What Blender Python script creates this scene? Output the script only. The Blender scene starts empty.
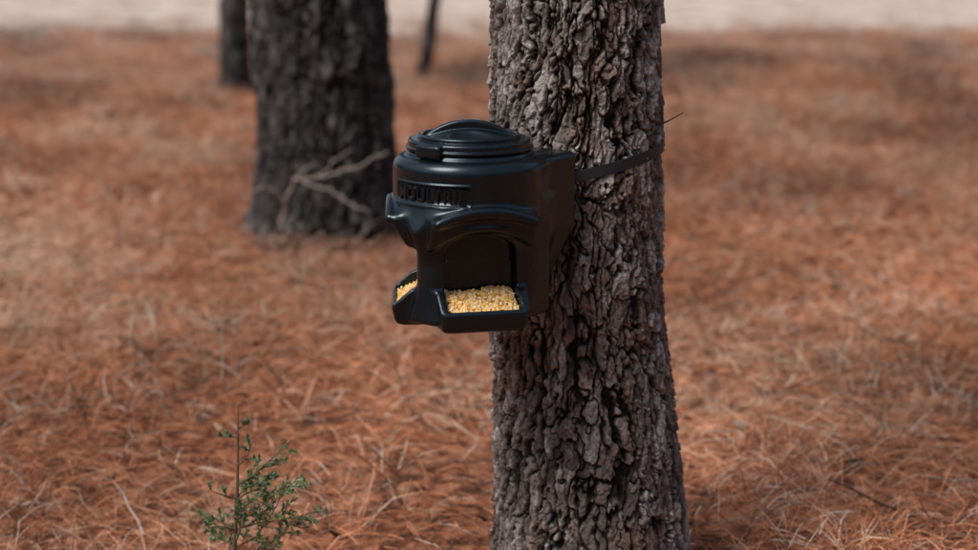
import bpy, math, numpy as np
from mathutils import Vector, Matrix
rng=np.random.default_rng(7)
H=1.55; F=1666.0; PITCH=math.radians(12.68)
def P(px,py,y):
    """world x,z of the point that lies at distance y, for layout measurements"""
    a=(275-py)/F; ang=math.atan(a)-PITCH
    dz=y*math.tan(ang)
    Zc=y*math.cos(PITCH)-dz*math.sin(PITCH)
    return (px-489)/F*Zc, H+dz
# ---------------------------------------------------------------- noise
def _h(i,j,k,seed):
    n=(i*374761393+j*668265263+k*2147483647+seed*144269)&0xFFFFFFFF
    n=((n^(n>>13))*1274126177)&0xFFFFFFFF
    n=((n^(n>>16))*2246822519)&0xFFFFFFFF
    return ((n^(n>>15))&0xFFFFFF)/float(0xFFFFFF)
def noise3(x,y,z,seed=0):
    x=np.asarray(x,float);y=np.asarray(y,float)+0*x;z=np.asarray(z,float)+0*x
    xi=np.floor(x).astype(np.int64);yi=np.floor(y).astype(np.int64);zi=np.floor(z).astype(np.int64)
    fx=x-xi;fy=y-yi;fz=z-zi
    fx=fx*fx*(3-2*fx);fy=fy*fy*(3-2*fy);fz=fz*fz*(3-2*fz)
    r=0
    for a in (0,1):
        for b in (0,1):
            for c in (0,1):
                r=r+_h(xi+a,yi+b,zi+c,seed)*(fx if a else 1-fx)*(fy if b else 1-fy)*(fz if c else 1-fz)
    return r*2-1
def fbm(x,y,z,o=3,seed=0):
    r=0;a=1;t=0
    for k in range(o):
        r=r+a*noise3(x*2**k,y*2**k,z*2**k,seed+k*17);t+=a;a*=.5
    return r/t
def sstep(a,b,x):
    t=np.clip((x-a)/(b-a),0,1);return t*t*(3-2*t)
def voro(u,v,Nc,seed,jit=.9):
    ui=np.floor(u).astype(np.int64);vi=np.floor(v).astype(np.int64)
    f1=np.full(u.shape,9.);f2=np.full(u.shape,9.);cid=np.zeros(u.shape);dv=np.zeros(u.shape)
    for a in (-1,0,1):
        for b in (-1,0,1):
            cu=ui+a;cv=vi+b;w=np.mod(cu,Nc)
            pu=cu+.5+jit*(_h(w,cv,0,seed)-.5);pv=cv+.5+jit*(_h(w,cv,1,seed)-.5)+.5*np.mod(w,2)-.25
            d=np.abs(pu-u)*.45+.6*np.hypot(pu-u,pv-v);c=_h(w,cv,2,seed)
            nb=d<f1
            f2=np.where(nb,f1,np.minimum(f2,d));cid=np.where(nb,c,cid);dv=np.where(nb,pv-v,dv);f1=np.where(nb,d,f1)
    return dv,f2-f1,cid
# ---------------------------------------------------------------- mesh helpers
def make_mesh(name,verts,faces,mat=None,col=None,smooth=True,parent=None):
    me=bpy.data.meshes.new(name)
    verts=np.asarray(verts,np.float32)
    if isinstance(faces,np.ndarray):
        n,k=faces.shape
        me.vertices.add(len(verts));me.vertices.foreach_set('co',verts.ravel())
        me.loops.add(n*k);me.loops.foreach_set('vertex_index',faces.astype(np.int32).ravel())
        me.polygons.add(n);me.polygons.foreach_set('loop_start',np.arange(0,n*k,k,dtype=np.int32))
        me.update(calc_edges=True)
    else:
        me.from_pydata([tuple(map(float,v)) for v in verts],[],faces);me.update()
    me.polygons.foreach_set('use_smooth',np.full(len(me.polygons),smooth))
    if col is not None:
        a=me.color_attributes.new('Col','FLOAT_COLOR','POINT')
        c=np.ones((len(verts),4),np.float32);c[:,:3]=np.asarray(col);a.data.foreach_set('color',c.ravel())
    ob=bpy.data.objects.new(name,me);bpy.context.scene.collection.objects.link(ob)
    if mat: me.materials.append(mat)
    if parent: ob.parent=parent
    return ob
def empty(name,loc=(0,0,0)):
    e=bpy.data.objects.new(name,None);e.location=loc;bpy.context.scene.collection.objects.link(e);return e
def grid_faces(nr,nc,wrap):
    i=np.arange(nr-1)[:,None];j=np.arange(nc if wrap else nc-1)[None,:];j2=(j+1)%nc
    return np.stack([i*nc+j,i*nc+j2,(i+1)*nc+j2,(i+1)*nc+j],-1).reshape(-1,4)
class Tubes:
    def __init__(s): s.v=[];s.f=[];s.c=[];s.n=0
    def add(s,pts,rad,col=(1,1,1),k=5):
        pts=np.asarray(pts,float);m=len(pts);rad=np.broadcast_to(np.asarray(rad,float),(m,))
        t=np.gradient(pts,axis=0);t/=np.linalg.norm(t,axis=1)[:,None]+1e-9
        up=np.array([0,0,1.]) if abs(t[0,2])<.9 else np.array([1.,0,0])
        a=np.cross(t,up);a/=np.linalg.norm(a,axis=1)[:,None]+1e-9;b=np.cross(t,a)
        th=np.arange(k)/k*2*np.pi
        v=pts[:,None]+rad[:,None,None]*(a[:,None]*np.cos(th)[None,:,None]+b[:,None]*np.sin(th)[None,:,None])
        s.v.append(v.reshape(-1,3));s.f.append(grid_faces(m,k,True)+s.n);s.c.append(np.tile(col,(m*k,1)));s.n+=m*k
    def build(s,name,mat,parent=None):
        return make_mesh(name,np.concatenate(s.v),np.concatenate(s.f),mat,np.concatenate(s.c),True,parent)
def blades(base,dirs,length,width,col,rg,droop=.2):
    """curved two-segment blades"""
    n=len(base);d=dirs/np.linalg.norm(dirs,axis=1)[:,None]
    side=np.cross(d,rg.normal(size=(n,3)));side/=np.linalg.norm(side,axis=1)[:,None]+1e-9
    L=length[:,None];w=width[:,None]*.5
    mid=base+d*L*.5;tip=base+d*L+np.array([0,0,-1.])*L*droop
    bow=np.cross(d,side)*L*rg.normal(0,.08,(n,1));mid=mid+bow
    V=np.stack([base-side*w,base+side*w,mid+side*w*.9,mid-side*w*.9,tip+side*w*.25,tip-side*w*.25],1).reshape(-1,3)
    i=np.arange(n)[:,None]*6
    Fc=np.concatenate([i+np.array([[0,1,2,3]]),i+np.array([[3,2,4,5]])])
    return V,Fc,np.repeat(col,6,axis=0)
# ---------------------------------------------------------------- materials
def mat(name,color=(.5,.5,.5),rough=.8,attr=False,nscale=0,namt=.3,bscale=0,bstr=.2,spec=.5,bdist=.002,rvar=0):
    m=bpy.data.materials.new(name);m.use_nodes=True;nt=m.node_tree;N=nt.nodes;L=nt.links
    b=N['Principled BSDF'];b.inputs['Roughness'].default_value=rough;b.inputs['Specular IOR Level'].default_value=spec
    tc=N.new('ShaderNodeTexCoord')
    if attr:
        a=N.new('ShaderNodeAttribute');a.attribute_name='Col';src=a.outputs['Color']
    else:
        a=N.new('ShaderNodeRGB');a.outputs[0].default_value=(*color,1);src=a.outputs[0]
    if nscale:
        n=N.new('ShaderNodeTexNoise');n.inputs['Scale'].default_value=nscale;n.inputs['Detail'].default_value=6;n.inputs['Roughness'].default_value=.65
        L.new(tc.outputs['Object'],n.inputs['Vector'])
        mr=N.new('ShaderNodeMapRange');mr.inputs[1].default_value=.3;mr.inputs[2].default_value=.7;mr.inputs[3].default_value=1-namt;mr.inputs[4].default_value=1+namt
        L.new(n.outputs['Fac'],mr.inputs[0])
        mx=N.new('ShaderNodeVectorMath');mx.operation='SCALE';L.new(src,mx.inputs[0]);L.new(mr.outputs[0],mx.inputs['Scale']);src=mx.outputs[0]
        if rvar:
            m2=N.new('ShaderNodeMapRange');m2.inputs[1].default_value=.3;m2.inputs[2].default_value=.7;m2.inputs[3].default_value=rough-rvar;m2.inputs[4].default_value=rough+rvar
            L.new(n.outputs['Fac'],m2.inputs[0]);L.new(m2.outputs[0],b.inputs['Roughness'])
    L.new(src,b.inputs['Base Color'])
    if bscale:
        n=N.new('ShaderNodeTexNoise');n.inputs['Scale'].default_value=bscale;n.inputs['Detail'].default_value=5
        L.new(tc.outputs['Object'],n.inputs['Vector'])
        bp=N.new('ShaderNodeBump');bp.inputs['Strength'].default_value=bstr;bp.inputs['Distance'].default_value=bdist
        L.new(n.outputs['Fac'],bp.inputs['Height']);L.new(bp.outputs[0],b.inputs['Normal'])
    return m
M_bark=mat('bark',attr=True,rough=.9,nscale=150,namt=.5,bscale=220,bstr=.9,spec=.2,bdist=.004)
M_straw=mat('straw',attr=True,rough=.75,spec=.25)
M_green=mat('needles',attr=True,rough=.6,spec=.3)
M_wood=mat('dead_wood',attr=True,rough=.85,nscale=60,namt=.25,spec=.2)
M_plastic=mat('black_plastic',(.0030,.0056,.0078),.27,bscale=500,bstr=.10,bdist=.001,nscale=14,namt=.3,rvar=.05,spec=.50)
M_plastic.node_tree.nodes['Principled BSDF'].inputs['Specular Tint'].default_value=(.76,.91,1,1)
M_strap=mat('webbing',(.012,.015,.017),.6,bscale=600,bstr=.5,bdist=.001)
M_corn=mat('corn',attr=True,rough=.45,spec=.4)
# ---------------------------------------------------------------- ground
def gh(x,y):
    return .06*noise3(x*.9,y*.9,0*x,3)+.022*noise3(x*3.1,y*3.1,0*x,5)+.25*noise3(x*.09,y*.09,0*x,9)*sstep(10,40,np.hypot(x,y-3))
def ground_mat():
    m=bpy.data.materials.new('ground_litter');m.use_nodes=True;nt=m.node_tree;N=nt.nodes;L=nt.links;b=N['Principled BSDF']
    b.inputs['Roughness'].default_value=.95;b.inputs['Specular IOR Level'].default_value=.15
    tc=N.new('ShaderNodeTexCoord')
    def noise(s,d=6):
        n=N.new('ShaderNodeTexNoise');n.inputs['Scale'].default_value=s;n.inputs['Detail'].default_value=d;n.inputs['Roughness'].default_value=.65;L.new(tc.outputs['Object'],n.inputs['Vector']);return n
    def ramp(src,stops):
        r=N.new('ShaderNodeValToRGB');L.new(src,r.inputs[0]);e=r.color_ramp.elements
        while len(e)<len(stops): e.new(.5)
        for q,(p,c) in zip(e,stops): q.position=p;q.color=(*c,1)
        return r
    n1=noise(16,9);r1=ramp(n1.outputs['Fac'],[(.32,(.035,.018,.012)),(.45,(.16,.06,.032)),(.55,(.40,.16,.078)),(.7,(.50,.29,.18))])
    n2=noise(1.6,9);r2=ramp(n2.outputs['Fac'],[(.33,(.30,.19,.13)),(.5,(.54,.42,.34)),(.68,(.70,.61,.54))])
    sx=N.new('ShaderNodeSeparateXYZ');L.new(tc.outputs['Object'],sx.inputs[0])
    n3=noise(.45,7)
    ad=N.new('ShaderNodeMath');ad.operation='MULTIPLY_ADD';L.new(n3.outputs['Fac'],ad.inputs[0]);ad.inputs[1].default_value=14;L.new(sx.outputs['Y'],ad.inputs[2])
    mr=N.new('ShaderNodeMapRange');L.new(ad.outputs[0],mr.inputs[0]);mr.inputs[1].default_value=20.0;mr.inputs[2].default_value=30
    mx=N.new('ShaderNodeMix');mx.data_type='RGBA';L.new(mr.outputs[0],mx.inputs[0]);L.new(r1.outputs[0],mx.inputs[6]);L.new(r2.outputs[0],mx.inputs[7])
    L.new(mx.outputs[2],b.inputs['Base Color'])
    bp=N.new('ShaderNodeBump');bp.inputs['Strength'].default_value=.8;bp.inputs['Distance'].default_value=.03;n4=noise(30,6);L.new(n4.outputs['Fac'],bp.inputs['Height']);L.new(bp.outputs[0],b.inputs['Normal'])
    return m
def axis(lo,hi,inner_lo,inner_hi,step):
    a=np.arange(inner_lo,inner_hi,step)
    o=[];d=step;x=inner_hi
    while x<hi: o.append(x);x+=d;d*=1.25
    o.append(hi);p=[];d=step;x=inner_lo-step
    while x>lo: p.append(x);x-=d;d*=1.25
    p.append(lo)
    return np.array(p[::-1]+list(a)+o)
gx=axis(-400,400,-8,8,.12);gy=axis(-400,400,1,20,.12)
X,Y=np.meshgrid(gx,gy)
make_mesh('ground',np.stack([X,Y,gh(X,Y)],-1).reshape(-1,3),grid_faces(len(gy),len(gx),False),ground_mat())
# ---------------------------------------------------------------- pine straw and dry grass
PAL=np.array([(.60,.24,.115),(.72,.36,.21),(.68,.47,.33),(.11,.055,.035),(.68,.57,.45),(.38,.13,.06)])
def scatter(n,ymin,ymax,spread,pw):
    u=rng.random(n);y=(ymin**pw+u*(ymax**pw-ymin**pw))**(1/pw)
    x=(rng.random(n)*2-1)*(.36*y*spread+.4);return x,y
def straw(n,name):
    x,y=scatter(n,3.2,19.5,1.1,1.3)
    cl=fbm(x*1.1,y*.8,0*x,3,41);cl2=fbm(x*3.5,y*3.5,0*x,2,77)
    bare=fbm(x*2.2,y*1.4,0*x,3,88)
    k=rng.random(n)>(.45*sstep(.10,.35,bare));x,y,cl,cl2=x[k],y[k],cl[k],cl2[k];n=len(x)
    q=rng.random(n)+cl*1.5
    idx=np.where(q<.0,3,np.where(q<.3,5,np.where(q<.75,0,np.where(q<1.05,1,2))))
    idx=np.where(rng.random(n)<.05+.2*(cl2>.3),4,idx)
    lf=1+.42*fbm(x*.9,y*.6,0*x,3,141)
    col=PAL[idx]*(rng.uniform(.55,1.15,n)*lf)[:,None]
    th=rng.random(n)*2*np.pi;el=np.abs(rng.normal(0,.36,n))+.03+.6*(cl2>.15)*rng.random(n)
    d=np.stack([np.cos(th)*np.cos(el),np.sin(th)*np.cos(el),np.sin(el)],1)
    base=np.stack([x,y,gh(x,y)+rng.uniform(-.003,.035,n)+.06*np.clip(cl2,0,1)],1)
    sc=1+.04*(y-3)
    V,Fc,C=blades(base,d,rng.uniform(.05,.16,n),rng.uniform(.0014,.0030,n)*sc,col,rng,.15)
    return make_mesh(name,V,Fc,M_straw,C,False)
straw(290000,'pine_straw')
bs=[];ds=[];ls=[];ws=[];cs=[]
x,y=scatter(1900,3.7,21,1.1,1.5)
nn_=fbm(x*.7,y*.7,0*x,2,19);keep=(nn_>-.1)|(y>16);x=x[keep];y=y[keep]
for a,b in zip(x,y):
    k=rng.integers(14,46);th=rng.random(k)*6.283;el=rng.uniform(.5,1.5,k);rr=rng.random(k)**.5*.09
    bx=a+rr*np.cos(th);by=b+rr*np.sin(th)
    bs.append(np.stack([bx,by,gh(bx,by)-.005],1));ds.append(np.stack([np.cos(th)*np.cos(el),np.sin(th)*np.cos(el),np.sin(el)],1))
    hgt=rng.uniform(.06,.28)*(1+.06*max(0,b-10));ls.append(rng.uniform(.4,1,k)*hgt);ws.append(rng.uniform(.0012,.003,k)*(1+.05*(b-4)))
    c=[(.58,.30,.17),(.62,.45,.32),(.56,.24,.12),(.15,.09,.06),(.30,.25,.14)][rng.integers(0,5)]
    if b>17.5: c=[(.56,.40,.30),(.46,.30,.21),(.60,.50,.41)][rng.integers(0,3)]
    cs.append(np.array(c)*rng.uniform(.6,1.15,(k,1)))
V,Fc,C=blades(np.concatenate(bs),np.concatenate(ds),np.concatenate(ls),np.concatenate(ws),np.concatenate(cs),rng,.3)
make_mesh('dry_grass',V,Fc,M_straw,C,False)
T=Tubes()
def stalk(px,py0,py1,y,lean,r=.002,col=(.35,.24,.16),br=3):
    x0,_=P(px,py0,y);z0=float(gh(np.array([x0]),np.array([y]))[0]);_,z1=P(px,py1,y)
    n=8;t=np.linspace(0,1,n)
    pts=np.stack([x0+lean*t**1.5+rng.normal(0,.004,n),y+rng.normal(0,.004,n)+0*t,z0+(z1-z0)*t],1)
    T.add(pts,r*(1-.6*t),col)
    for _ in range(br):
        i=rng.integers(3,7);d=np.array([rng.choice([-1,1])*rng.uniform(.4,1),rng.normal(0,.5),rng.uniform(.5,1.2)]);L=rng.uniform(.05,.14)
        tt=np.linspace(0,1,4)[:,None];T.add(pts[i]+d*L*tt+np.array([0,0,-.02])*tt**2,r*.5*(1-.5*tt[:,0]),col,4)
for a in [(287,470,385,4.9,-.05),(289,470,350,5.0,-.09),(262,455,372,5.2,.03),(471,470,375,5.0,.02),(462,470,370,5.2,.03),(455,470,385,5.1,-.03),(448,450,390,5.6,-.02),(484,440,365,5.8,.02),(478,470,350,5.2,-.02),
          (440,470,420,4.9,.02),(425,480,410,4.7,-.03),(375,500,440,4.5,.05),(330,460,400,5.4,.02),(398,530,465,4.1,.0),(700,430,380,5.2,.05),(725,470,400,4.9,-.04),
          (712,300,270,8.5,0),(350,330,300,8,.02),(150,430,350,5.3,.05),(90,480,380,4.6,-.04),(820,470,380,4.8,.05),(900,430,340,5.3,-.05),(870,500,420,4.4,.03)]:
    stalk(*a,col=[(.30,.20,.13),(.14,.08,.05),(.50,.38,.27)][rng.integers(0,3)],r=rng.uniform(.003,.0048),br=5)
for _ in range(300):
    b=rng.uniform(4.6,17);stalk(rng.uniform(-20,1000),0,275-(math.tan(PITCH-math.atan((H-rng.uniform(.1,.34))/b)))*F,b,rng.normal(0,.04),r=rng.uniform(.0012,.0032),col=[(.36,.25,.16),(.12,.07,.05),(.55,.44,.33)][rng.integers(0,3)],br=4)
T.build('dead_weeds',M_wood)
T=Tubes()
x,y=scatter(240,3.6,15,1.1,1.4)
for a,b in zip(x,y):
    L=rng.uniform(.08,.35);th=rng.random()*6.28;z=float(gh(np.array([a]),np.array([b]))[0])+.035;t=np.linspace(0,1,5)
    pts=np.stack([a+L*t*math.cos(th)+rng.normal(0,.01,5),b+L*t*math.sin(th)+rng.normal(0,.01,5),z+rng.uniform(-.01,.12)*t],1)
    T.add(pts,rng.uniform(.0018,.005)*(1-.6*t),[(.10,.07,.05),(.2,.15,.12),(.45,.36,.29)][rng.integers(0,3)])
for (p0,p1,y0,r) in [((388,478),(402,520),4.15,.004),((402,520),(412,470),4.1,.003),((440,505),(466,492),4.2,.003)]:
    a=P(*p0,y0);b=P(*p1,y0);t=np.linspace(0,1,6)[:,None]
    A=np.array([a[0],y0,a[1]]);B=np.array([b[0],y0-.05,b[1]]);T.add(A+(B-A)*t+rng.normal(0,.003,(6,3)),r*(1-.4*t[:,0]),(.55,.42,.3))
T.build('fallen_twigs',M_wood)
n=1300;x,y=scatter(n,3.6,16,1.1,1.4);th=rng.random(n)*6.28;s=rng.uniform(.008,.028,n)
z=gh(x,y)+.035;u=np.stack([np.cos(th),np.sin(th),rng.normal(0,.45,n)],1)*s[:,None];v=np.stack([-np.sin(th),np.cos(th),rng.normal(0,.6,n)],1)*s[:,None]*.5;c=np.stack([x,y,z],1)
V=np.stack([c-u,c+v*.9-u*.2,c+u+np.array([0,0,.01]),c-v*.9-u*.2],1).reshape(-1,3)
pc=np.array([(.34,.17,.09),(.44,.29,.18),(.05,.03,.022),(.05,.035,.028),(.42,.33,.26)])[rng.integers(0,5,n)]
make_mesh('fallen_leaves',V,np.arange(n*4).reshape(-1,4),M_straw,np.repeat(pc,4,axis=0),False)
# ---------------------------------------------------------------- trees
def trunk_mesh(name,cy,zs,cxf,rf,ncol,palette,seed,parent,sx=.029,sz=.070,amp=.0165,flare=.0,leany=0):
    zs=np.asarray(zs);th=np.arange(ncol)/ncol*2*np.pi
    Z,TH=np.meshgrid(zs,th,indexing='ij')
    r0=rf(zs);Rm=float(np.median(r0[:max(4,len(zs)*3//4)]));Nc=max(6,int(round(2*np.pi*Rm/sx))//2*2)
    R=np.broadcast_to(r0[:,None],Z.shape)
    cx=np.cos(TH)*Rm;sy=np.sin(TH)*Rm;K=.034/sx
    w1=fbm(cx*12*K,sy*12*K,Z*6*K,3,seed);w2=fbm(cx*14*K,sy*14*K,Z*10*K,3,seed+5);w3=fbm(cx*75*K,sy*75*K,Z*45*K,2,seed+9)
    U=TH/(2*np.pi)*Nc
    dv1,e1,c1=voro(U+w1*.8+w3*.36,Z/sz+w2*1.2+w3*.40,Nc,seed)
    dv2,e2,c2=voro(U*2+w1*1.6+w3*.6,Z/(sz*.4)+w2*1.9+w3*.5,Nc*2,seed+3)
    Nh=max(3,Nc//2)
    _,e3,c3=voro(TH/(2*np.pi)*Nh+w1*.8+.2*w3,Z/(sz*5)+w2*.8,Nh,seed+8)
    plate=sstep(.0,.15,e1+.05*w3);deepf=sstep(-.01,.10,e3+.04*w3)
    fl=sstep(.0,.16,e2)
    rough=fbm(cx*120,sy*120,Z*75,3,seed+30);midn=noise3(cx*34,sy*34,Z*17,seed+31)
    h=deepf*(.20+plate*(.32+.44*c1+.34*dv1+fl*(.10+.24*c2+.10*dv2)))+rough*.13+midn*.14
    d=(h-.55)*amp
    lob=1+flare*np.exp(-np.clip(Z,0,9)/.13)*(.65+.35*np.cos(TH*5+seed))
    big=1+.03*noise3(cx*4,sy*4,Z*1.3,seed+50)+.02*noise3(cx*11,sy*11,Z*4,seed+51)
    r=R*lob*big+d
    Xc=np.interp(zs,*cxf)[:,None];
    V=np.stack([Xc+r*np.cos(TH),cy+leany*Z+r*np.sin(TH),Z],-1)
    deep,mid,top,red,lich=[np.array(c) for c in palette]
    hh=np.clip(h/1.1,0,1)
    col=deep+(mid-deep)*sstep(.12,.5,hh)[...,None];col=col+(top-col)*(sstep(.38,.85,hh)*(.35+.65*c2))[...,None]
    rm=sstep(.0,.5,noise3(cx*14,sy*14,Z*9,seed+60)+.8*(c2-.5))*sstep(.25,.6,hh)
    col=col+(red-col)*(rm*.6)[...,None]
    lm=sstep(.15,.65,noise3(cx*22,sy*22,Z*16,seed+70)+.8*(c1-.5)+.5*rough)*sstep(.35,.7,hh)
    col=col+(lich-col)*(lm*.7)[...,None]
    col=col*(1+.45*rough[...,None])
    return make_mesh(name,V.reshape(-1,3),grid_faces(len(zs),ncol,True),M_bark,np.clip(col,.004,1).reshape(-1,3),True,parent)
def crown(parent,cx,cy,z0,z1,rad,seed,nl=26,dens=70,nb=26):
    rg=np.random.default_rng(seed);T=Tubes();B=[];D=[]
    for i in range(nl):
        t=i/nl;z=z0+(z1-z0)*t;a=i*2.4+rg.normal(0,.4);L=rad*(1-.65*t)*rg.uniform(.6,1.1)
        s=np.linspace(0,1,7);pts=np.stack([cx+np.cos(a)*L*s,cy+np.sin(a)*L*s,z+L*(.25*s-.12*s*s)+rg.normal(0,.05,7)*s],1)
        T.add(pts,.05*(1-t*.5)*(1-.8*s)+.006,(.1,.08,.07),6)
        for q in range(dens//6):
            k=rg.uniform(.35,1);c=np.array([np.interp(k,s,pts[:,j]) for j in range(3)])+rg.normal(0,.22,3)*np.array([1,1,.6])
            d=rg.normal(size=(nb,3));d[:,2]+=.4;B.append(np.tile(c,(nb,1))+rg.normal(0,.05,(nb,3)));D.append(d)
    T.build('limbs',M_bark,parent)
    B=np.concatenate(B);D=np.concatenate(D);n=len(B)
    col=np.array([.05,.085,.03])*rg.uniform(.6,1.5,(n,1))
    V,Fc,C=blades(B,D,rg.uniform(.14,.26,n),rg.uniform(.006,.012,n),col,rg,.1)
    make_mesh('needle_foliage',V,Fc,M_green,C,False,parent)
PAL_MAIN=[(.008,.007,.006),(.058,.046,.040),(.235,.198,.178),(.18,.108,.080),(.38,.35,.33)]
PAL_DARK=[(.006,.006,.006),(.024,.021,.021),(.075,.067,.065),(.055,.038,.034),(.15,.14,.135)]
TY=3.5
tab=[(25,493,659),(80,492,659),(150,491,658),(250,490,660),(330,493,664),(400,495,672),(460,495,678),(525,494,683)]
zz=[];cc=[];rr=[]
for py,l,r in tab[::-1]:
    xl,z=P(l,py,TY);xr,_=P(r,py,TY);zz.append(z);cc.append((xl+xr)/2);rr.append((xr-xl)/2)
zz=[-.1]+zz+[4,13];cc=[cc[0]+.005]+cc+[cc[-1]-.04,cc[-1]-.1];rr=[rr[0]+.02]+rr+[.155,.04]
main=empty('pine_tree')
zs=np.concatenate([np.arange(-.08,.12,.005),np.arange(.12,1.42,.0022),np.arange(1.42,2.1,.004),np.arange(2.1,3,.012),np.arange(3,13.01,.1)])
rfun=lambda z:np.interp(z,zz,rr)-.002
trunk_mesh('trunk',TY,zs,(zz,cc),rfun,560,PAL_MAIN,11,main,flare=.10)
crown(main,cc[-1]+.05,TY,7,13,2.2,101,nl=20,dens=60)
tcx=lambda z:np.interp(z,zz,cc)
Y2=7.75
tab=[(25,255,386),(60,257,388),(110,259,392),(160,259,394),(190,257,396),(210,253,398),(225,247,400),(240,238,403)]
z2=[];c2=[];r2=[]
for py,l,r in tab[::-1]:
    xl,z=P(l,py,Y2);xr,_=P(r,py,Y2);z2.append(z);c2.append((xl+xr)/2);r2.append((xr-xl)/2)
z2=[-.2]+z2+[4,14];c2=[c2[0]]+c2+[c2[-1]-.05,c2[-1]-.1];r2=[r2[0]+.1]+r2+[.24,.05]
t2=empty('pine_tree')
zs=np.concatenate([np.arange(-.1,1.6,.006),np.arange(1.6,4,.03),np.arange(4,14.01,.15)])
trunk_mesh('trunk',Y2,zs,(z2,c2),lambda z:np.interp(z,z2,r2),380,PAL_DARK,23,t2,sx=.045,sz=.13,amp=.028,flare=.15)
crown(t2,c2[-1],Y2,7,14,2.8,102)
def far_tree(px,pyb,rad,lean,hgt,seed,y=None,x=None,cr=True,pal=PAL_DARK):
    if y is None:
        y=H/math.tan(PITCH-math.atan((275-pyb)/F)) 
        x=P(px,pyb,y)[0]
    e=empty('pine_tree')
    zs=np.concatenate([np.arange(-.1,3,.03),np.arange(3,hgt,.25)])
    f=lambda z:rad*(1-.85*np.clip(z,0,hgt)/hgt)+.25*rad*np.exp(-np.clip(z,0,9)/.15)
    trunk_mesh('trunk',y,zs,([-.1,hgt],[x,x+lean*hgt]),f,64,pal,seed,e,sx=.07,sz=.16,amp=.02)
    if cr: crown(e,x+lean*hgt*.8,y,hgt*.5,hgt,2.0,seed+200,nl=16,dens=42,nb=18)
far_tree(236,92,.12,.01,11,31)
far_tree(421,76,.055,.17,7,32)
for i,(x,y) in enumerate([(-7,2),(-5,-5),(5,-3),(9,4),(1.5,-7),(-12,12),(13,18),(-2,-9),(-9,-3),(8,-8)]):  # more woods out of view, added also to darken the feeder's reflections
    far_tree(0,0,.18+.03*(i%3),.01*((i%3)-1),11+i%3,50+i,y=y,x=x)
rg=np.random.default_rng(3);B=[];D=[];L_=[];C_=[];T=Tubes()  # out-of-view ring of trees, added to darken sky reflections in the feeder
for i in range(280):
    a=rg.random()*6.283;front=abs(math.atan2(math.cos(a),math.sin(a)))<.75  # ring set far back ahead so the lid reflects bright sky
    R=rg.uniform(110,150) if front else rg.uniform(30,52);x0,y0=R*math.cos(a),R*math.sin(a)+6;hh=rg.uniform(9,16)
    T.add([(x0,y0,-.3),(x0+rg.normal(0,.2),y0,hh*.5),(x0+rg.normal(0,.3),y0,hh)],[.25,.18,.03],(.05,.04,.035),6)
    k=150;zf=rg.random(k)**.8;zz_=hh*(.12+.88*zf);rad=2.6*(1-zf*.75);th=rg.random(k)*6.283;rr_=rad*rg.random(k)**.5
    B.append(np.stack([x0+rr_*np.cos(th),y0+rr_*np.sin(th),zz_],1));d=rg.normal(size=(k,3));D.append(d)
    L_.append(rg.uniform(.5,1.2,k));C_.append(np.array([(.045,.065,.03),(.09,.06,.04),(.035,.05,.028)][i%3])*rg.uniform(.6,1.3,(k,1)))
B=np.concatenate(B);V,Fc,C=blades(B,np.concatenate(D),np.concatenate(L_),rg.uniform(.25,.6,len(B)),np.concatenate(C_),rg,.1)
tl=make_mesh('unseen_treeline',V,Fc,M_green,C,False);T.build('unseen_trunks',M_bark,tl)
T=Tubes()
def twig(pts,y,r,col=(.34,.28,.24)):
    q=[];
    for i,(a,b) in enumerate(pts):
        X,Z=P(a,b,y-.04*i);q.append((X,y-.04*i,Z))
    q=np.array(q);m=len(q);t=np.linspace(0,m-1,m*4);q=np.stack([np.interp(t,range(m),q[:,j]) for j in range(3)],1)+rng.normal(0,.004,(m*4,3))
    T.add(q,r*(1-.65*np.linspace(0,1,m*4)),col)
twig([(282,228),(285,200),(296,180),(322,176),(350,170),(376,158),(388,152)],7.3,.009)
twig([(296,181),(305,168),(313,163)],7.2,.006)
twig([(285,205),(275,190),(262,187),(240,200)],7.25,.007)
twig([(300,180),(330,190),(352,205),(372,212)],7.2,.006)
twig([(322,176),(335,160),(352,150)],7.15,.005)
T.build('dead_branch',M_wood)
# ---------------------------------------------------------------- cedar sapling
sap=empty('cedar_sapling')
T=Tubes();B=[];D=[];LN=[];CL=[]
rg=np.random.default_rng(5)
def frond(p0,d0,L,depth):
    n=max(5,int(L/.010));d=d0/np.linalg.norm(d0);p=p0.copy();pts=[p.copy()]
    for i in range(n):
        d=d+rg.normal(0,.07,3)+np.array([0,0,.015]);d/=np.linalg.norm(d);p=p+d*L/n;pts.append(p.copy())
        if depth>0 and i>0 and rg.random()<(.85 if depth>1 else .65):
            s=rg.normal(size=3);s-=s.dot(d)*d;s/=np.linalg.norm(s);frond(p,d*1.1+s*.9,L*rg.uniform(.22,.42)*(1-.5*i/n),depth-1)
        if depth<=1:
            for _ in range(5):
                s=rg.normal(size=3);B.append(p+rg.normal(0,.0007,3));D.append(d*1.1+s*.45);LN.append(rg.uniform(.005,.010));CL.append(np.array([.19,.27,.13])*rg.uniform(.4,1.4))
    T.add(pts,np.linspace(.0022 if depth>1 else .001,.0006,len(pts)),(.16,.11,.06) if depth>1 else (.12,.17,.08),4)
SY=3.35
bx,_=P(236,525,SY);g0=float(gh(np.array([bx]),np.array([SY]))[0])
main_pts=[];
for (px,py,yy) in [(232,640,SY),(234,560,SY),(237,500,SY-.01),(238,450,SY),(238,405,SY)]:
    X,Z=P(px,py,yy);main_pts.append((X,yy,max(Z,g0-.01)))
main_pts=np.array(main_pts);T.add(main_pts,[.006,.005,.004,.0025,.001],(.14,.1,.07),6)
m=len(main_pts);at=lambda k:np.array([np.interp(k,range(m),main_pts[:,j]) for j in range(3)])
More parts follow.
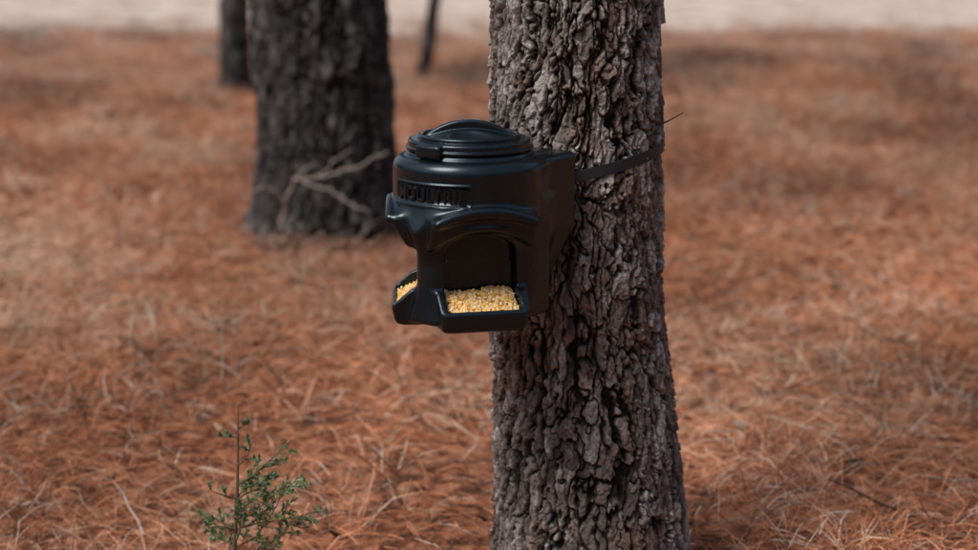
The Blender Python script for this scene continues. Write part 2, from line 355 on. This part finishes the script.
for i in range(16):
    k=rg.uniform(.5,2.4) if i<14 else rg.uniform(3.0,3.9);p=at(k)
    a=rg.uniform(-2.0,2.0) if i%3 else rg.uniform(2,4.2);L=rg.uniform(.06,.13)*(1.25-.27*k)
    frond(p,np.array([math.cos(a),math.sin(a)*.9,rg.uniform(.15,.7)]),L,2)
for (px,py,k) in [(320,487,1.5),(300,466,1.9),(283,448,2.3),(302,505,1.2),(276,470,2.0),(262,440,2.7),(290,520,.9),(268,500,1.3)]:
    X,Z=P(px,py,SY);p=at(k);dd=np.array([X,SY-.05,Z])-p;frond(p,dd,np.linalg.norm(dd),2)
T.build('stems',M_wood,sap)
B=np.array(B);D=np.array(D)
V,Fc,C=blades(B,D,np.array(LN),rg.uniform(.0011,.0020,len(B)),np.array(CL),rg,.0)
make_mesh('foliage',V,Fc,M_green,C,False,sap)
# ---------------------------------------------------------------- deer feeder
def surface_nets(G,org,h):
    s=G<0;nx,ny,nz=G.shape
    cnt=np.zeros((nx-1,ny-1,nz-1),np.int8)
    cor=[(a,b,c) for a in (0,1) for b in (0,1) for c in (0,1)]
    for a,b,c in cor: cnt+=s[a:nx-1+a,b:ny-1+b,c:nz-1+c]
    act=(cnt>0)&(cnt<8);I=np.argwhere(act);idx=-np.ones(act.shape,np.int64);idx[act]=np.arange(len(I))
    acc=np.zeros((len(I),3));num=np.zeros(len(I))
    for a in cor:
        for ax in range(3):
            if a[ax]==0:
                b=list(a);b[ax]=1
                fa=G[I[:,0]+a[0],I[:,1]+a[1],I[:,2]+a[2]];fb=G[I[:,0]+b[0],I[:,1]+b[1],I[:,2]+b[2]]
                m=(fa<0)!=(fb<0);t=np.where(m,fa/np.where(m,fa-fb,1),0)
                p=np.array(a,float)+t[:,None]*(np.array(b)-np.array(a));acc+=p*m[:,None];num+=m
    V=np.array(org)+h*(I+acc/num[:,None])
    Fs=[]
    for ax in range(3):
        b,c=(ax+1)%3,(ax+2)%3
        S=np.moveaxis(s,(ax,b,c),(0,1,2));J=np.moveaxis(idx,(ax,b,c),(0,1,2))
        e=S[:-1,1:-1,1:-1]!=S[1:,1:-1,1:-1];K=np.argwhere(e);i,j,k=K[:,0],K[:,1]+1,K[:,2]+1
        q=np.stack([J[i,j-1,k-1],J[i,j,k-1],J[i,j,k],J[i,j-1,k]],1)
        fl=~S[i,j,k];q[fl]=q[fl][:,::-1];Fs.append(q)
    return V,np.concatenate(Fs)
def smin(a,b,k):
    h=np.clip(.5+.5*(b-a)/k,0,1);return b+(a-b)*h-k*h*(1-h)
def smax(a,b,k): return -smin(-a,-b,k)
THF=math.radians(-37.5)
feeder=empty('deer_feeder')
tx=float(tcx(.95));dist=.364
feeder.location=(tx+math.sin(THF)*dist+.001,TY-math.cos(THF)*dist+.002,.748);feeder.rotation_euler=(0,0,THF)
h=.002;xs=np.arange(-.215,.2151,h);ys=np.arange(-.215,.2,h);zs=np.arange(-.014,.35,h)
Xg,Yg,Zg=[a.astype(np.float32) for a in np.meshgrid(xs,ys,zs,indexing='ij')]
Rg=np.hypot(Xg,Yg);ANG=np.arctan2(Xg,-Yg)
def rcyl(R,z0,z1,rad): 
    dx=Rg-(R-rad);dz=np.abs(Zg-(z0+z1)/2)-((z1-z0)/2-rad)
    return np.minimum(np.maximum(dx,dz),0)+np.hypot(np.maximum(dx,0),np.maximum(dz,0))-rad
d=rcyl(.149,.19,.322,.024)
d=smin(d,rcyl(.124,.26,.331,.006),.006)
ZN=.2605;AN=math.radians(6)
sN=np.abs(ANG-AN)*.149-.086;zN=np.abs(Zg-ZN)-.0205;bx=smax(sN,zN,.006)
shell=(Rg>.12)
d=d-np.where(shell,.0026*(1-sstep(.001,.0035,np.abs(bx))),0)+np.where(shell,.0016*(1-sstep(-.004,-.002,bx)),0)
sc=np.interp(Zg,[0,.17,.4],[.60,1.0,1.0]).astype(np.float32)
hx=np.abs(Xg)-(.132*sc-.014);by=Yg-(.180*np.interp(Zg,[0,.17,.4],[.62,1,1])-.014);by=np.maximum(by,-Yg-.03);bz=np.abs(Zg-.158)-(.160-.014)
hs=np.minimum(np.maximum(np.maximum(hx,by),bz),0)+np.sqrt(np.maximum(hx,0)**2+np.maximum(by,0)**2+np.maximum(bz,0)**2)-.014
d=smin(d,hs,.012)
A=math.radians(50);ports=[]
for sgn in (1,-1):
    n=(sgn*math.sin(A),-math.cos(A));t=(math.cos(A),sgn*math.sin(A))
    u=Xg*t[0]+Yg*t[1];v=Xg*n[0]+Yg*n[1];ports.append((u,v))
dp=np.interp(Zg,[0,.04,.08,.15,.19,.24],[.128,.116,.104,.104,.120,.14]).astype(np.float32)
core=smax(ports[0][1]-dp,ports[1][1]-dp,.014)
df=np.interp(Zg,[0,.05,.12,.19,.24],[.152,.146,.140,.172,.15]).astype(np.float32)
core=smax(core,-Yg-df,.012);core=smax(core,Yg-.10,.02);core=smax(core,np.abs(Xg)-.135,.03);core=smax(core,np.abs(Zg-.125)-.118,.012)
d=smin(d,core,.012)
for u,v in ports:
    arc=.026*(u/.104)**2
    zt=.240-arc+np.clip(.157-v,0,.06)*.22
    zu=.152+.040*(1-np.clip(np.abs(u)/.094,0,1)**2)+np.clip(.157-v,0,.1)*.05
    vf=.161-.62*np.clip(.218-Zg,0,.07)
    q=smax(np.abs(u)-.105,v-vf,.014);q=smax(q,.05-v,.01);q=smax(q,Zg-zt,.010);q=smax(q,zu-Zg,.010)
    d=smin(d,q,.009)
    rid=np.sqrt((v-.154)**2+(Zg-(.233-arc))**2)-.0092;rid=smax(rid,np.abs(u)-.100,.008);d=smin(d,rid,.003)
    g=np.sqrt((v-.158)**2+(Zg-(.209-arc))**2)-.012;g=smax(g,np.abs(u)-.090,.01);d=smax(d,-g,.006)
for u,v in ports:
    zt=np.interp(v,[.08,.115,.157],[.082,.070,.034]).astype(np.float32)
    q=smax(np.abs(u)-(.083+.09*np.clip(Zg,0,.06)),v-(.147+.20*np.clip(Zg,0,.06)),.014);q=smax(q,.03-v,.01);q=smax(q,Zg-zt,.006);q=smax(q,-Zg-.003,.014)
    d=smin(d,q,.007)
for u,v in ports:
    arch=.182-.03*np.clip(np.abs(u)/.075,0,1)**2.5
    o=smax(np.abs(u)-.070,Zg-arch,.02);o=smax(o,.062-v,.02);o=smax(o,.045-Zg,.004)
    o2=smax(np.abs(u)-.070,v-.1455,.008);o2=smax(o2,.062-v,.01);o2=smax(o2,.016-Zg,.006);o2=smax(o2,Zg-.12,.004)
    d=smax(d,-smin(o,o2,.006),.004)
V,Fc=surface_nets(d,(xs[0],ys[0],zs[0]),h)
make_mesh('body',V,Fc,M_plastic,None,True,feeder)
# lid
h=.0016;xs=np.arange(-.14,.1401,h);ys=np.arange(-.15,.14,h);zs=np.arange(.323,.414,h)
Xg,Yg,Zg=[a.astype(np.float32) for a in np.meshgrid(xs,ys,zs,indexing='ij')];Rg=np.hypot(Xg,Yg)
d=rcyl(.1195,.332,.358,.006)
d=np.minimum(d,rcyl(.1235,.338,.345,.003))
dome=np.sqrt(Rg**2+(Zg-.363+.22)**2)-.233;dome=smax(dome,Rg-.102,.008);dome=smax(dome,.345-Zg,.004)
d=smin(d,dome,.003)
rot=math.radians(37.5)
U=Xg*math.cos(rot)+Yg*math.sin(rot);W=-Xg*math.sin(rot)+Yg*math.cos(rot)
scoop=np.sqrt((U/1.4)**2+(np.abs(W)-.054)**2*1.4+((Zg-.388)*1.5)**2)-.042
d=smax(d,-scoop,.003)
grip=smax(np.abs(W)-.011,np.sqrt(U**2+(Zg-.26)**2)-.1335,.006);grip=smax(grip,np.abs(U)-.088,.008);grip=smax(grip,.35-Zg,.004)
d=smin(d,grip,.003)
ring=np.sqrt((Rg-.095)**2+(Zg-.362)**2)-.0048;d=smin(d,ring,.002)
aa=np.arctan2(Xg,-Yg);tab_=smax(np.abs(aa)*.12-.028,np.abs(Zg-.344)-.012,.006);tab_=smax(tab_,Rg-.133,.006);tab_=smax(tab_,.10-Rg,.004);d=smin(d,tab_,.002)
V,Fc=surface_nets(d,(xs[0],ys[0],zs[0]),h)
V[:,2]-=.005
make_mesh('lid',V,Fc,M_plastic,None,True,feeder)
cu=bpy.data.curves.new('txt','FONT');cu.body='MOULTRIE';cu.size=.037;cu.extrude=.0032;cu.offset=.0006;cu.align_x='CENTER';cu.align_y='CENTER';cu.resolution_u=3;cu.space_character=1.05
to=bpy.data.objects.new('txt',cu);bpy.context.scene.collection.objects.link(to)
dg=bpy.context.evaluated_depsgraph_get();me=bpy.data.meshes.new_from_object(to.evaluated_get(dg));bpy.data.objects.remove(to)
xw=max(v.co.x for v in me.vertices);yc=(max(v.co.y for v in me.vertices)+min(v.co.y for v in me.vertices))/2
for v in me.vertices:
    a=AN+v.co.x/xw*.077/.149;r=.1485+v.co.z;y0=v.co.y-yc
    v.co=Vector((r*math.sin(a),-r*math.cos(a),ZN+y0))
me.materials.append(M_plastic);ob=bpy.data.objects.new('lettering',me);bpy.context.scene.collection.objects.link(ob);ob.parent=feeder
def ico():
    import bmesh
    bm=bmesh.new();bmesh.ops.create_icosphere(bm,subdivisions=1,radius=1);v=np.array([x.co[:] for x in bm.verts]);f=np.array([[a.index for a in q.verts] for q in bm.faces]);bm.free();return v,f
iv,iff=ico();VV=[];FF=[];CC=[];nn=0
for sgn in (1,-1):
    n_=np.array((sgn*math.sin(A),-math.cos(A),0));t_=np.array((math.cos(A),sgn*math.sin(A),0))
    for k in range(1200):
        u=rng.uniform(-.067,.067);v=rng.uniform(.068,.142)
        z=np.interp(v,[.065,.09,.143],[.066,.058,.034])+rng.uniform(-.006,.002)+.003*math.sin(u*50)
        S=np.array([.0054,.0044,.0027])*rng.uniform(.8,1.2);Q=np.linalg.qr(rng.normal(size=(3,3)))[0]
        shape=iv.copy();shape[:,1]*=(1-.3*shape[:,0])
        VV.append((shape*S)@Q.T+n_*v+t_*u+np.array([0,0,z]));FF.append(iff+nn);nn+=len(iv)
        c=np.array([(.86,.42,.05),(.90,.56,.13),(.70,.27,.03),(.92,.72,.38),(.35,.12,.025)])[rng.choice(5,p=[.36,.27,.17,.10,.10])]*rng.uniform(.8,1.05)
        cc_=np.tile(c,(len(iv),1));cc_[shape[:,0]<-.7]=(.85,.68,.40);CC.append(cc_)
make_mesh('corn',np.concatenate(VV),np.concatenate(FF),M_corn,np.concatenate(CC),True,feeder)
# strap around the trunk
xa,za=P(575,175,TY-.16);xb,zb=P(659,144,TY)
th=np.linspace(0,2*np.pi,160,endpoint=False);slope=(zb-za)/(xb-xa)
rs=float(rfun(np.array([1.0]))[0])+.008
xx=tx+rs*np.cos(th);zc=za+slope*(xx-xa);zc=np.where(xx<xa,za,zc)
rows=[]
for dr,dz in [(0,-.0115),(.0025,-.0115),(.0025,.0115),(0,.0115)]:
    rows.append(np.stack([tx+(rs+dr)*np.cos(th),TY+(rs+dr)*np.sin(th),zc+dz],-1))
V=np.stack(rows,1).reshape(-1,3);n=160;i=np.arange(n)[:,None];i2=(i+1)%n;k=np.arange(4)[None,:];k2=(k+1)%4
Fc=np.stack([i*4+k,i2*4+k,i2*4+k2,i*4+k2],-1).reshape(-1,4)
strap=make_mesh('mounting_strap',V,Fc,M_strap,None,False)
T=Tubes();p=[P(655,127,TY-.02),P(668,121,TY-.03),P(683,113,TY-.05)]
T.add([(p[0][0],TY-.02,p[0][1]),(p[1][0],TY-.03,p[1][1]),(p[2][0],TY-.05,p[2][1])],[.0018,.0016,.001],(.015,.015,.016),5)
T.build('strap_tail',M_strap,strap)
# ---------------------------------------------------------------- light, world, camera
EL=math.radians(55);AZ=math.radians(235) # azimuth clockwise from +Y
sd=Vector((math.sin(AZ)*math.cos(EL),math.cos(AZ)*math.cos(EL),math.sin(EL)))
sl=bpy.data.lights.new('sun','SUN');sl.energy=3.0;sl.angle=math.radians(28);sl.color=(1,.96,.91)
so=bpy.data.objects.new('sun',sl);so.rotation_euler=sd.to_track_quat('Z','Y').to_euler();so.location=(0,0,12);bpy.context.scene.collection.objects.link(so)
w=bpy.data.worlds.new('World');bpy.context.scene.world=w;w.use_nodes=True;nt=w.node_tree;bg=nt.nodes['Background']
sk=nt.nodes.new('ShaderNodeTexSky');sk.sky_type='NISHITA';sk.sun_disc=False;sk.sun_elevation=EL;sk.sun_rotation=AZ;sk.dust_density=2;sk.air_density=1
hs_=nt.nodes.new('ShaderNodeHueSaturation');hs_.inputs['Saturation'].default_value=.70
nt.links.new(sk.outputs[0],hs_.inputs['Color']);nt.links.new(hs_.outputs[0],bg.inputs[0]);bg.inputs[1].default_value=.15
cam=bpy.data.cameras.new('camera');co=bpy.data.objects.new('camera',cam);bpy.context.scene.collection.objects.link(co);bpy.context.scene.camera=co
cam.sensor_width=36;cam.lens=36*F/978;co.location=(0,0,H);co.rotation_euler=(math.pi/2-PITCH,0,0);cam.clip_end=1500
cam.dof.use_dof=True;cam.dof.focus_distance=3.3;cam.dof.aperture_fstop=2.0
s=bpy.context.scene;s.view_settings.view_transform='Standard';s.view_settings.look='None';s.view_settings.exposure=0
